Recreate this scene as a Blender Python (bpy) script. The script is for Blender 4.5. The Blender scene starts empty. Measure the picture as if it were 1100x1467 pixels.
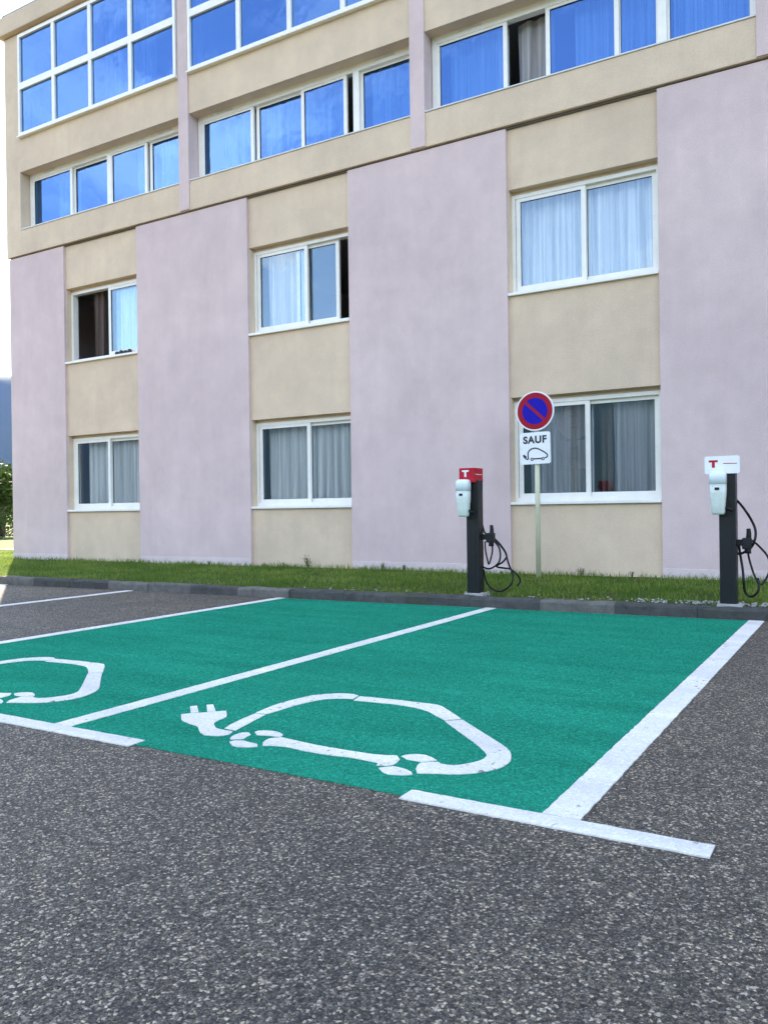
import bpy, bmesh, math, random
import numpy as np
from mathutils import Vector, Matrix, noise as mnoise
random.seed(7); rng = np.random.default_rng(7)
S = bpy.context.scene
COL = S.collection
R = math.radians

# ------------------------------------------------------------------ camera
W, H, FPX, CAM_H = 1100, 1467, 1179.5, 1.05
YAW, PITCH, ROLL = R(-30.723), R(-0.147), R(-0.777)
fw = Vector((math.sin(YAW)*math.cos(PITCH), math.cos(YAW)*math.cos(PITCH), math.sin(PITCH)))
rt0 = Vector((math.cos(YAW), -math.sin(YAW), 0)); up0 = rt0.cross(fw)
rt = math.cos(ROLL)*rt0 + math.sin(ROLL)*up0; up = -math.sin(ROLL)*rt0 + math.cos(ROLL)*up0
cam = bpy.data.cameras.new('camera'); camo = bpy.data.objects.new('camera', cam); COL.objects.link(camo)
cam.sensor_fit = 'VERTICAL'; cam.sensor_height = 24; cam.sensor_width = 18; cam.lens = 24*FPX/H
cam.clip_start = .05; cam.clip_end = 20000
camo.matrix_world = Matrix(((rt.x, up.x, -fw.x, 0), (rt.y, up.y, -fw.y, 0), (rt.z, up.z, -fw.z, CAM_H), (0, 0, 0, 1)))
S.camera = camo
def ray(px, py):
    return rt*((px-W/2)/FPX) - up*((py-H/2)/FPX) + fw
def on_ground(px, py, z=0):          # measured spot on the level z
    d = ray(px, py); t = (z-CAM_H)/d.z
    return Vector((d.x*t, d.y*t, z))
def on_plane(px, py, Y):             # measured spot on the upright plane y = Y
    d = ray(px, py); t = Y/d.y
    return Vector((d.x*t, Y, d.z*t+CAM_H))

# ------------------------------------------------------------------ sky, sun, exposure
SUN_DIR = Vector((-.805, .593, 0)).normalized(); SUN_EL = R(30.5)
wd = bpy.data.worlds.new('World'); S.world = wd; wd.use_nodes = True
nt = wd.node_tree; nt.nodes.clear()
def N(t, kind, **kw):
    n = t.nodes.new(kind)
    for k, v in kw.items(): setattr(n, k, v)
    return n
sky = N(nt, 'ShaderNodeTexSky', sky_type='NISHITA', sun_disc=False, sun_elevation=SUN_EL,
        sun_rotation=math.atan2(SUN_DIR.x, SUN_DIR.y), altitude=400, air_density=1.0, dust_density=.05, ozone_density=1.6)
bg = N(nt, 'ShaderNodeBackground'); bg.inputs[1].default_value = .15
wo = N(nt, 'ShaderNodeOutputWorld')
tc = N(nt, 'ShaderNodeTexCoord'); sep = N(nt, 'ShaderNodeSeparateXYZ'); nt.links.new(tc.outputs['Generated'], sep.inputs[0])
zc = N(nt, 'ShaderNodeMath', operation='MAXIMUM'); nt.links.new(sep.outputs[2], zc.inputs[0]); zc.inputs[1].default_value = .06
za = N(nt, 'ShaderNodeMath', operation='ADD'); nt.links.new(zc.outputs[0], za.inputs[0]); za.inputs[1].default_value = .12
dv = N(nt, 'ShaderNodeVectorMath', operation='DIVIDE'); cmb = N(nt, 'ShaderNodeCombineXYZ')
for i in range(3): nt.links.new(za.outputs[0], cmb.inputs[i])
nt.links.new(tc.outputs['Generated'], dv.inputs[0]); nt.links.new(cmb.outputs[0], dv.inputs[1])
cn = N(nt, 'ShaderNodeTexNoise'); cn.inputs['Scale'].default_value = 1.15; cn.inputs['Detail'].default_value = 9; cn.inputs['Roughness'].default_value = .56; cn.inputs['Distortion'].default_value = .35
nt.links.new(dv.outputs[0], cn.inputs['Vector'])
cr = N(nt, 'ShaderNodeValToRGB'); cr.color_ramp.elements[0].position = .515; cr.color_ramp.elements[1].position = .76
cr.color_ramp.elements[0].color = (0, 0, 0, 1); cr.color_ramp.elements[1].color = (.85, .85, .85, 1)
nt.links.new(cn.outputs[0], cr.inputs[0])
mx = N(nt, 'ShaderNodeMix', data_type='RGBA'); nt.links.new(cr.outputs[0], mx.inputs[0]); nt.links.new(sky.outputs[0], mx.inputs[6])
mx.inputs[7].default_value = (7.6, 7.5, 7.4, 1)
nt.links.new(mx.outputs[2], bg.inputs[0]); nt.links.new(bg.outputs[0], wo.inputs[0])
sl = bpy.data.lights.new('sun', 'SUN'); sl.energy = 4.2; sl.angle = R(.53); sl.color = (1, .94, .85)
so = bpy.data.objects.new('sun', sl); COL.objects.link(so); so.location = (-60, 45, 60)
sd = Vector((SUN_DIR.x*math.cos(SUN_EL), SUN_DIR.y*math.cos(SUN_EL), math.sin(SUN_EL)))
so.rotation_euler = sd.to_track_quat('Z', 'Y').to_euler()
S.render.engine = 'CYCLES'
S.view_settings.view_transform = 'Standard'; S.view_settings.look = 'None'
S.view_settings.exposure = 2.52; S.view_settings.gamma = 1
S.view_settings.use_white_balance = True; S.view_settings.white_balance_temperature = 8000; S.view_settings.white_balance_tint = 12   # camera white balance for open shade
S.cycles.max_bounces = 10; S.cycles.transparent_max_bounces = 24; S.cycles.volume_bounces = 0
S.cycles.use_denoising = True

# ------------------------------------------------------------------ materials
MATS = {}
def mat(name, color=(.5, .5, .5), rough=.6, metal=0, spec=.5):
    m = bpy.data.materials.new(name); m.use_nodes = True
    b = m.node_tree.nodes['Principled BSDF']
    b.inputs['Base Color'].default_value = (*color, 1); b.inputs['Roughness'].default_value = rough
    b.inputs['Metallic'].default_value = metal; b.inputs['Specular IOR Level'].default_value = spec
    MATS[name] = m
    return m, m.node_tree, b
def coord(t, scale=(1, 1, 1), what='Object'):
    c = N(t, 'ShaderNodeTexCoord'); mp = N(t, 'ShaderNodeMapping'); mp.inputs['Scale'].default_value = scale
    t.links.new(c.outputs[what], mp.inputs[0]); return mp.outputs[0]
def nz(t, vec, scale, detail=4, rough=.55, dist=0):
    n = N(t, 'ShaderNodeTexNoise'); n.inputs['Scale'].default_value = scale; n.inputs['Detail'].default_value = detail
    n.inputs['Roughness'].default_value = rough; n.inputs['Distortion'].default_value = dist
    t.links.new(vec, n.inputs['Vector']); return n.outputs[0]
def ramp(t, fac, stops, interp='LINEAR'):
    r = N(t, 'ShaderNodeValToRGB'); cr = r.color_ramp; cr.interpolation = interp
    while len(cr.elements) < len(stops): cr.elements.new(.5)
    for e, (p, c) in zip(cr.elements, stops):
        e.position = p; e.color = (*c, 1) if len(c) == 3 else c
    t.links.new(fac, r.inputs[0]); return r.outputs[0]
def g(v): return (v, v, v)
def mixc(t, fac, a, b, mode='MIX'):
    m = N(t, 'ShaderNodeMix', data_type='RGBA', blend_type=mode)
    for s, v in ((0, fac), (6, a), (7, b)):
        if isinstance(v, (int, float)): m.inputs[s].default_value = v
        elif isinstance(v, tuple): m.inputs[s].default_value = (*v, 1)
        else: t.links.new(v, m.inputs[s])
    return m.outputs[2]
def bump(t, b, h, strength, dist, prev=None):
    n = N(t, 'ShaderNodeBump'); n.inputs['Strength'].default_value = strength; n.inputs['Distance'].default_value = dist
    t.links.new(h, n.inputs['Height'])
    if prev: t.links.new(prev, n.inputs['Normal'])
    t.links.new(n.outputs[0], b.inputs['Normal']); return n.outputs[0]
def set_base(t, b, c): t.links.new(c, b.inputs['Base Color'])

def plaster(name, col, amp=.14):
    m, t, b = mat(name, col, .88, spec=.25)
    v = coord(t)
    big = nz(t, v, .55, 5, .6, .4); streak = nz(t, coord(t, (2.2, 2.2, .22)), 1.6, 6, .65); mid = nz(t, v, 3.2, 6, .62)
    fine = nz(t, v, 75, 4, .7)
    c = mixc(t, 1, col, ramp(t, big, [(.3, (1-amp*.9, 1-amp*.95, 1-amp*.8)), (.7, g(1+amp*.35))]), 'MULTIPLY')
    c = mixc(t, 1, c, ramp(t, streak, [(.3, g(1-amp*.3)), (.62, g(1.02))]), 'MULTIPLY')
    c = mixc(t, 1, c, ramp(t, mid, [(.33, g(1-amp*.45)), (.66, g(1.03))]), 'MULTIPLY')
    c = mixc(t, 1, c, ramp(t, fine, [(.25, g(.84)), (.75, g(1.1))]), 'MULTIPLY')
    set_base(t, b, c)
    n1 = bump(t, b, nz(t, v, 1.3, 4), .25, .03); bump(t, b, fine, .7, .006, n1)
    return m
plaster('pink_render', (.68, .525, .495))
plaster('beige_render', (.71, .55, .395))
plaster('pale_skirting', (.72, .59, .56))
plaster('interior_plaster', (.42, .38, .34), .05)
mat('shadow_line', (.12, .10, .09), .9)  # dark colour standing in for shade below the string course
def simple(name, col, rough, var=.08, scale=9, metal=0, spec=.5, bs=.15):
    m, t, b = mat(name, col, rough, metal, spec)
    v = coord(t); n = nz(t, v, scale, 6, .6)
    set_base(t, b, mixc(t, 1, col, ramp(t, n, [(.3, g(1-var)), (.7, g(1+var*.5))]), 'MULTIPLY'))
    r = ramp(t, nz(t, v, scale*2.3, 4), [(.3, g(rough*.8)), (.7, g(min(1, rough*1.2)))]); t.links.new(r, b.inputs['Roughness'])
    bump(t, b, nz(t, v, scale*9, 3), bs, .002)
    return m
simple('white_frame', (.81, .785, .72), .32, .07, 5)
simple('aluminium_flashing', (.62, .62, .60), .4, .1, 6)
simple('dark_post', (.010, .012, .013), .4, .25, 7, spec=.3)
simple('black_rubber', (.009, .009, .010), .5, .2, 30, spec=.3)
simple('charger_shell', (.60, .66, .60), .28, .05, 6)
simple('charger_cap', (.72, .78, .80), .15, .04, 6)
simple('red_enamel', (.46, .006, .02), .4, .08, 12, spec=.25)
simple('white_enamel', (.78, .79, .80), .3, .05, 10)
simple('sign_red', (.36, .004, .02), .45, .1, 14, spec=.2)
simple('sign_blue', (.004, .003, .34), .45, .1, 14, spec=.15)
simple('sign_black', (.015, .015, .018), .5, .1, 20)
simple('cream_pole', (.62, .60, .42), .42, .1, 8)
simple('galvanised', (.42, .42, .42), .4, .2, 20, metal=.8)
simple('roof_felt', (.25, .22, .2), .9, .2, 2)
simple('dark_clutter', (.03, .03, .035), .6, .3, 20)
simple('concrete_pad', (.36, .35, .33), .9, .25, 7, bs=.5)

def cloth(name, col, through):
    m, t, b = mat(name, col, .9, spec=.1)
    v = coord(t)
    set_base(t, b, mixc(t, 1, col, ramp(t, nz(t, coord(t, (26, 1, .3)), 1, 4, .6), [(.34, g(.55)), (.66, g(1.06))]), 'MULTIPLY'))  # vertical stripes in the colour paint the shading of the folds
    bump(t, b, nz(t, v, 400, 2), .3, .001)
    tr = N(t, 'ShaderNodeBsdfTranslucent'); tr.inputs[0].default_value = (*col, 1)
    ms = N(t, 'ShaderNodeMixShader'); ms.inputs[0].default_value = through
    out = t.nodes['Material Output']
    t.links.new(b.outputs[0], ms.inputs[1]); t.links.new(tr.outputs[0], ms.inputs[2]); t.links.new(ms.outputs[0], out.inputs[0])
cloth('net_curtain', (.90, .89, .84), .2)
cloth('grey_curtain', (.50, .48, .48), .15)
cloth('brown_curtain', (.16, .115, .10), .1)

def glass(name, r0, refl, trans):
    m, t, b = mat(name)
    t.nodes.remove(b)
    tr = N(t, 'ShaderNodeBsdfTransparent'); tr.inputs[0].default_value = (*trans, 1)
    gl = N(t, 'ShaderNodeBsdfGlossy'); gl.inputs['Roughness'].default_value = .004; gl.inputs[0].default_value = (*refl, 1)
    lw = N(t, 'ShaderNodeLayerWeight'); lw.inputs[0].default_value = .5
    pw = N(t, 'ShaderNodeMath', operation='POWER'); t.links.new(lw.outputs['Facing'], pw.inputs[0]); pw.inputs[1].default_value = 5
    fr = N(t, 'ShaderNodeMath', operation='MULTIPLY_ADD'); t.links.new(pw.outputs[0], fr.inputs[0]); fr.inputs[1].default_value = 1-r0; fr.inputs[2].default_value = r0   # coated double glazing
    v = coord(t); bp = N(t, 'ShaderNodeBump'); bp.inputs['Strength'].default_value = .3; bp.inputs['Distance'].default_value = .02
    t.links.new(nz(t, v, 1.4, 3), bp.inputs['Height']); t.links.new(bp.outputs[0], gl.inputs['Normal'])
    ms = N(t, 'ShaderNodeMixShader')
    t.links.new(fr.outputs[0], ms.inputs[0]); t.links.new(tr.outputs[0], ms.inputs[1]); t.links.new(gl.outputs[0], ms.inputs[2])
    t.links.new(ms.outputs[0], t.nodes['Material Output'].inputs[0])
glass('clear_glass', .12, (.62, .82, 1), (.97, .985, .985))
glass('solar_glass', .24, (.20, .43, .86), (.64, .79, .90))

def asphalt_nodes(t):
    """stone chips in dark bitumen: colour and height"""
    v0 = coord(t); dn = N(t, 'ShaderNodeTexNoise'); dn.inputs['Scale'].default_value = 90; dn.inputs['Detail'].default_value = 2; t.links.new(v0, dn.inputs['Vector'])
    sb = N(t, 'ShaderNodeVectorMath', operation='SCALE'); sb.inputs['Scale'].default_value = .016; t.links.new(dn.outputs['Color'], sb.inputs[0])
    va = N(t, 'ShaderNodeVectorMath', operation='ADD'); t.links.new(v0, va.inputs[0]); t.links.new(sb.outputs[0], va.inputs[1]); v = va.outputs[0]   # uneven chip shapes
    def vor(scale, feat='F1'):
        n = N(t, 'ShaderNodeTexVoronoi', feature=feat); n.inputs['Scale'].default_value = scale
        n.inputs['Randomness'].default_value = 1; t.links.new(v, n.inputs['Vector']); return n
    a = vor(130); a2 = vor(300)
    sepc = N(t, 'ShaderNodeSeparateColor'); t.links.new(a.outputs['Color'], sepc.inputs[0])
    sep2 = N(t, 'ShaderNodeSeparateColor'); t.links.new(a2.outputs['Color'], sep2.inputs[0])
    chip = ramp(t, sepc.outputs[0], [(0, (.012, .012, .013)), (.35, (.032, .031, .032)), (.62, (.082, .079, .077)), (.82, (.145, .138, .13)), (.96, (.50, .48, .45))])
    chip2 = ramp(t, sep2.outputs[0], [(0, g(.014)), (.5, g(.06)), (.85, (.13, .125, .12)), (1, g(.38))])
    c = mixc(t, .4, chip, chip2)
    warm = ramp(t, sepc.outputs[1], [(0, (1.45, 1.30, 1.10)), (1, (1.95, 1.55, 1.10))]); c = mixc(t, 1, c, warm, 'MULTIPLY')
    gap = ramp(t, a.outputs['Distance'], [(.35, g(1)), (.75, g(.42))]); c = mixc(t, 1, c, gap, 'MULTIPLY')
    big = nz(t, v, .45, 6, .6, .6); c = mixc(t, 1, c, ramp(t, big, [(.3, (.74, .75, .78)), (.7, (1.22, 1.18, 1.12))]), 'MULTIPLY')
    mid = nz(t, v, 4, 5, .6); c = mixc(t, 1, c, ramp(t, mid, [(.3, g(.86)), (.7, g(1.12))]), 'MULTIPLY')
    hh = N(t, 'ShaderNodeMath', operation='SUBTRACT'); hh.inputs[0].default_value = 1; t.links.new(a.outputs['Distance'], hh.inputs[1])
    hs = N(t, 'ShaderNodeMath', operation='MULTIPLY_ADD'); t.links.new(sepc.outputs[2], hs.inputs[0]); hs.inputs[1].default_value = .8; t.links.new(hh.outputs[0], hs.inputs[2])
    return v, c, hs.outputs[0], sepc, big
m, t, b = mat('asphalt', rough=.8, spec=.35)
v, c, hgt, sc, big = asphalt_nodes(t); set_base(t, b, c); bump(t, b, hgt, .75, .006)
def paint(name, col, wear, spread):
    m, t, b = mat(name, col, .75, spec=.0)
    v, c, hgt, sc, big = asphalt_nodes(t)
    p = mixc(t, 1, col, ramp(t, sc.outputs[0], [(0, g(1-spread)), (.8, g(1.0)), (1, g(1+spread))]), 'MULTIPLY')
    p = mixc(t, 1, p, ramp(t, nz(t, v, .8, 6, .62, .5), [(.3, g(.87)), (.7, g(1.06))]), 'MULTIPLY')
    tyre = nz(t, coord(t, (.6, 3.2, 1)), 1, 6, .62); p = mixc(t, 1, p, ramp(t, tyre, [(.32, g(.84)), (.6, g(1.04))]), 'MULTIPLY')
    w1 = nz(t, v, 26, 6, .72); w2 = nz(t, v, 1.6, 4)
    ad = N(t, 'ShaderNodeMath', operation='MULTIPLY_ADD'); t.links.new(w2, ad.inputs[0]); ad.inputs[1].default_value = .3; t.links.new(w1, ad.inputs[2])
    k = ramp(t, ad.outputs[0], [(wear, g(0)), (wear+.05, g(.8))])
    p = mixc(t, k, p, c); set_base(t, b, p); bump(t, b, hgt, .4, .004)
paint('green_paint', (.0, .265, .16), .82, .36)
paint('white_paint', (.79, .745, .69), .77, .14)

m, t, b = mat('kerb_concrete', (.2, .2, .2), .9, spec=.25)
v = coord(t); oi = N(t, 'ShaderNodeObjectInfo')
c = ramp(t, oi.outputs['Random'], [(0, (.065, .064, .062)), (.6, (.085, .082, .078)), (1, (.15, .14, .125))])
c = mixc(t, 1, c, ramp(t, nz(t, v, 7, 7, .7, .5), [(.3, g(.62)), (.7, g(1.3))]), 'MULTIPLY')
c = mixc(t, ramp(t, nz(t, v, 2.3, 6, .7), [(.55, g(0)), (.7, g(.55))]), c, (.05, .065, .035))
set_base(t, b, c); bump(t, b, nz(t, v, 30, 6, .7), .8, .012)

m, t, b = mat('soil_lawn', (.05, .06, .02), .95, spec=.1)
v = coord(t)
c = ramp(t, nz(t, v, 2.2, 7, .65), [(.3, (.045, .075, .018)), (.5, (.065, .105, .022)), (.72, (.11, .115, .045))])
set_base(t, b, c); bump(t, b, nz(t, v, 60, 5, .7), 1, .03)
m, t, b = mat('meadow', (.06, .09, .03), .95, spec=.1)
v = coord(t)
set_base(t, b, ramp(t, nz(t, v, .06, 8, .65), [(.3, (.05, .085, .02)), (.55, (.09, .125, .03)), (.75, (.14, .14, .06))]))
m, t, b = mat('pale_lane', (.35, .34, .32), .9)
v = coord(t); set_base(t, b, ramp(t, nz(t, v, 1.2, 7, .65), [(.3, (.27, .26, .25)), (.7, (.40, .39, .37))]))
def leafm(name, a, bcol, trn=.35):
    m, t, b = mat(name, a, .6, spec=.12)
    at = N(t, 'ShaderNodeAttribute', attribute_name='tone')
    c = ramp(t, at.outputs['Fac'], [(0, a), (1, bcol)]); set_base(t, b, c)
    tr = N(t, 'ShaderNodeBsdfTranslucent'); t.links.new(c, tr.inputs[0])
    ms = N(t, 'ShaderNodeMixShader'); ms.inputs[0].default_value = trn
    t.links.new(b.outputs[0], ms.inputs[1]); t.links.new(tr.outputs[0], ms.inputs[2]); t.links.new(ms.outputs[0], t.nodes['Material Output'].inputs[0])
leafm('grass_blade', (.06, .15, .016), (.26, .32, .075))
leafm('leaf', (.022, .055, .008), (.075, .12, .02), .25)
simple('bark', (.10, .075, .05), .9, .3, 12, bs=.6)
m, t, b = mat('forest_slope', (.05, .07, .04), 1, spec=.05)
v = coord(t)
c = ramp(t, nz(t, v, .004, 10, .68), [(.3, (.010, .022, .014)), (.55, (.02, .036, .018)), (.75, (.04, .05, .03))]); set_base(t, b, c)

# ------------------------------------------------------------------ mesh helpers
class MB:
    def __init__(self): self.v = []; self.f = []; self.sm = []
    def add(self, vs, fs, smooth=False):
        o = len(self.v); self.v += [tuple(p) for p in vs]; self.f += [tuple(i+o for i in f) for f in fs]; self.sm += [smooth]*len(fs); return self
    def box(self, x0, x1, y0, y1, z0, z1, bev=0):
        if bev:
            bm = bmesh.new(); bmesh.ops.create_cube(bm, size=1)
            for q in bm.verts: q.co = ((x0+x1)/2+q.co.x*(x1-x0), (y0+y1)/2+q.co.y*(y1-y0), (z0+z1)/2+q.co.z*(z1-z0))
            bmesh.ops.bevel(bm, geom=bm.edges[:], offset=bev, segments=2, profile=.6, affect='EDGES')
            bm.verts.index_update(); self.add([q.co[:] for q in bm.verts], [[q.index for q in f.verts] for f in bm.faces]); bm.free(); return self
        return self.add([(x0,y0,z0),(x1,y0,z0),(x1,y1,z0),(x0,y1,z0),(x0,y0,z1),(x1,y0,z1),(x1,y1,z1),(x0,y1,z1)],
                 [(3,2,1,0),(4,5,6,7),(0,1,5,4),(1,2,6,5),(2,3,7,6),(3,0,4,7)])
    def ring(self, x0, x1, z0, z1, y0, y1, w, wb=None, wt=None):
        """rectangular frame in the x-z plane between y0 and y1"""
        wb = w if wb is None else wb; wt = w if wt is None else wt
        a = [(x0,z0),(x1,z0),(x1,z1),(x0,z1)]; i = [(x0+w,z0+wb),(x1-w,z0+wb),(x1-w,z1-wt),(x0+w,z1-wt)]
        vs = [(p[0],y,p[1]) for y in (y0,y1) for p in a+i]; fs = []
        for k in range(4):
            n = (k+1)%4
            fs += [(k,n,4+n,4+k),(8+n,8+k,12+k,12+n),(k,8+k,8+n,n),(4+k,4+n,12+n,12+k)]
        return self.add(vs, fs)
    def tube(self, pts, r, n=8):
        pts = [Vector(p) for p in pts]; vs = []; fs = []; nrm = None
        for i, p in enumerate(pts):
            d = (pts[min(i+1, len(pts)-1)]-pts[max(i-1, 0)]).normalized()
            if nrm is None: nrm = d.orthogonal().normalized()
            nrm = (nrm-d*nrm.dot(d)).normalized(); bi = d.cross(nrm)
            rr = r(i/(len(pts)-1)) if callable(r) else r
            vs += [p+nrm*math.cos(a)*rr+bi*math.sin(a)*rr for a in [2*math.pi*k/n for k in range(n)]]
        for i in range(len(pts)-1):
            for k in range(n): fs.append((i*n+k, i*n+(k+1)%n, (i+1)*n+(k+1)%n, (i+1)*n+k))
        m = len(vs); fs += [tuple(range(n-1, -1, -1)), tuple(range(m-n, m))]
        return self.add(vs, fs, True)
    def loft(self, secs, smooth=True):
        n = len(secs[0]); vs = [p for s in secs for p in s]; fs = []
        for i in range(len(secs)-1):
            for k in range(n): fs.append((i*n+k, i*n+(k+1)%n, (i+1)*n+(k+1)%n, (i+1)*n+k))
        m = len(vs); fs += [tuple(range(n-1, -1, -1)), tuple(range(m-n, m))]
        return self.add(vs, fs, smooth)
    def slab(self, poly, fn, d):
        """closed outline poly (2-d), fn(u, v, depth) -> point: a thin plate"""
        n = len(poly); vs = [fn(*p, 0) for p in poly]+[fn(*p, d) for p in poly]
        return self.add(vs, [tuple(range(n)), tuple(range(2*n-1, n-1, -1))]+[(k, n+k, n+(k+1)%n, (k+1)%n) for k in range(n)])
    def build(self, name, m, parent=None, base=None, fix=True):
        me = bpy.data.meshes.new(name)
        off = Vector(parent['_b']) if parent is not None else Vector(base or (0, 0, 0))
        me.from_pydata([tuple(Vector(p)-off) for p in self.v], [], self.f)
        me.polygons.foreach_set('use_smooth', self.sm)
        if fix:
            bm = bmesh.new(); bm.from_mesh(me); bmesh.ops.recalc_face_normals(bm, faces=bm.faces[:]); bm.to_mesh(me); bm.free()
        me.materials.append(MATS[m]); me.update()
        o = bpy.data.objects.new(name, me); COL.objects.link(o)
        if parent is not None: o.parent = parent
        else: o.location = off
        o['_b'] = tuple(off)
        return o
def thing(name, base):
    o = bpy.data.objects.new(name, None); COL.objects.link(o); o.location = base; o['_b'] = tuple(base); o.empty_display_size = .3; return o
def tag(o, label=None, cat=None, group=None, kind=None):
    for k, x in (('label', label), ('category', cat), ('group', group), ('kind', kind)):
        if x: o[k] = x
    return o
def spline(pts, n=10):
    pts = [Vector(p) for p in pts]; q = [pts[0]*2-pts[1]]+pts+[pts[-1]*2-pts[-2]]; out = []
    for i in range(1, len(q)-2):
        for k in range(n):
            s = k/n; a, b_, c_, d_ = q[i-1:i+3]
            out.append(.5*((2*b_)+(c_-a)*s+(2*a-5*b_+4*c_-d_)*s*s+(3*b_-a-3*c_+d_)*s**3))
    return out+[pts[-1]]
def rrect(w, h, r, n=5, cx=0, cy=0):
    out = []
    for (sx, sy, a0) in ((1,1,0),(-1,1,90),(-1,-1,180),(1,-1,270)):
        for k in range(n+1):
            a = R(a0+90*k/n); out.append((cx+sx*(w/2-r)+r*math.cos(a), cy+sy*(h/2-r)+r*math.sin(a)))
    return out
def circle(r, n=48, cx=0, cy=0): return [(cx+r*math.cos(2*math.pi*k/n), cy+r*math.sin(2*math.pi*k/n)) for k in range(n)]
def ribbon(pts, w, closed=False):
    """left and right sides of a stroke of width w as quads"""
    n = len(pts); L = []; Q = []
    for i, p in enumerate(pts):
        a = pts[(i-1) % n] if closed or i else p; c = pts[(i+1) % n] if closed or i < n-1 else p
        d = Vector((c[0]-a[0], c[1]-a[1])).normalized(); nn = Vector((-d.y, d.x))*w/2
        L.append((p[0]+nn.x, p[1]+nn.y)); Q.append((p[0]-nn.x, p[1]-nn.y))
    return L, Q
def stroke(mb, pts, w, fn, d, closed=False):
    L, Q = ribbon(pts, w, closed); n = len(pts); vs = []; fs = []
    for dep in (0, d): vs += [fn(*p, dep) for p in L]+[fn(*p, dep) for p in Q]
    for i in range(n if closed else n-1):
        j = (i+1) % n
        fs += [(i, j, n+j, n+i), (2*n+j, 2*n+i, 3*n+i, 3*n+j), (i, 2*n+i, 2*n+j, j), (n+j, 3*n+j, 3*n+i, n+i)]
    if not closed: fs += [(0, n, 3*n, 2*n), (n-1, 3*n-1, 4*n-1, 2*n-1)]
    mb.add(vs, fs)

# ------------------------------------------------------------------ ground
FY = 10.64                            # face of the pink piers
def kerb_y(x): return 8.12+.034*(x+.9) if x > -16 else 8.12+.034*(-15.1)
mb = MB(); mb.add([(-9000,-9000,-.02),(9000,-9000,-.02),(9000,9000,-.02),(-9000,9000,-.02)], [(0,1,2,3)])
tag(mb.build('ground', 'meadow'), 'flat green meadow stretching to the mountains', 'ground', kind='structure')
lot = thing('car_park', (0, 0, 0)); tag(lot, 'dark speckled asphalt of the car park', 'asphalt', kind='structure')
mb = MB(); mb.add([(-40,-26,0),(22,-26,0),(22,8.9,0),(-15,7.7,0),(-40,7.7,0)], [(0,1,2,3,4)]); mb.build('asphalt_surface', 'asphalt', lot)

# painted bays, lines, stencils
def rough_edge(q, step=.05, jit=.003):
    out = []
    for i, p in enumerate(q):
        n_ = q[(i+1) % len(q)]; k = max(1, int(math.dist(p, n_)/step))
        out += [(p[0]+(n_[0]-p[0])*j/k+random.uniform(-jit, jit), p[1]+(n_[1]-p[1])*j/k+random.uniform(-jit, jit)) for j in range(k)]
    return out
for (x0, x1, lab) in ((-3.46, -.90, 'solid green painted parking bay between the two charging posts, ending at the long white side line'),
                      (-6.15, -3.50, 'green painted parking bay adjoining the bare asphalt bays')):
    mb = MB(); ye = (kerb_y(x0)-.05, kerb_y(x1)-.03)
    mb.slab(rough_edge([(x0,2.62),(x1,2.62),(x1,ye[1]),(x0,ye[0])]), lambda u, v, d: (u, v, .003-d), .0025)
    tag(mb.build('green_bay', 'green_paint', base=((x0+x1)/2, 5.3, .004)), lab, 'parking bay', 'green charging bays', kind='structure')
def flat(poly, z, name, m, parent=None, base=None):
    mb = MB(); mb.slab(poly, lambda u, v, d: (u, v, z-d), z-.0005)   # thick paint with an edge down to the asphalt
    return mb.build(name, m, parent, base)
def rough_line(x0, x1, y0, y1, along, jit=.0022, step=.03):
    """outline of a painted stripe with slightly ragged edges"""
    a0, a1 = (y0, y1) if along == 'y' else (x0, x1); b0, b1 = (x0, x1) if along == 'y' else (y0, y1)
    n = max(2, int((a1-a0)/step)); out = []
    for k in range(n+1): out.append((a0+(a1-a0)*k/n, b0+random.uniform(-jit, jit)))
    for k in range(n, -1, -1): out.append((a0+(a1-a0)*k/n, b1+random.uniform(-jit, jit)))
    return [(q, p) for p, q in out] if along == 'y' else out
lines = [(-.985, -.855, 'wide white side line closing off the end green bay'), (-3.525, -3.41, 'white line dividing the two green bays'),
         (-6.215, -6.105, 'white line between green bay and bare asphalt bay'), (-8.72, -8.61, 'thin white line dividing two bare asphalt bays'), (-11.3, -11.19, 'white bay line lying partly in sunlight')]
for x0, x1, lab in lines:
    tag(flat(rough_line(x0, x1, 2.69, kerb_y(x0)-.02, 'y'), .006, 'bay_line', 'white_paint', base=((x0+x1)/2, 5.3, .008)), lab, 'road marking', 'white parking bay lines', kind='structure')
for x0, x1, lab in ((-1.49, -.43, 'short white cross stripe at the front of the end line'), (-4.02, -2.89, 'short white cross stripe between the fronts of both green bays'), (-6.7, -5.6, 'short white cross stripe at the green bay edge')):
    tag(flat(rough_line(x0, x1, 2.585, 2.685, 'x'), .006, 'cross_stripe', 'white_paint', base=((x0+x1)/2, 2.63, .009)), lab, 'road marking', 'white cross stripes', kind='structure')

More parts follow.
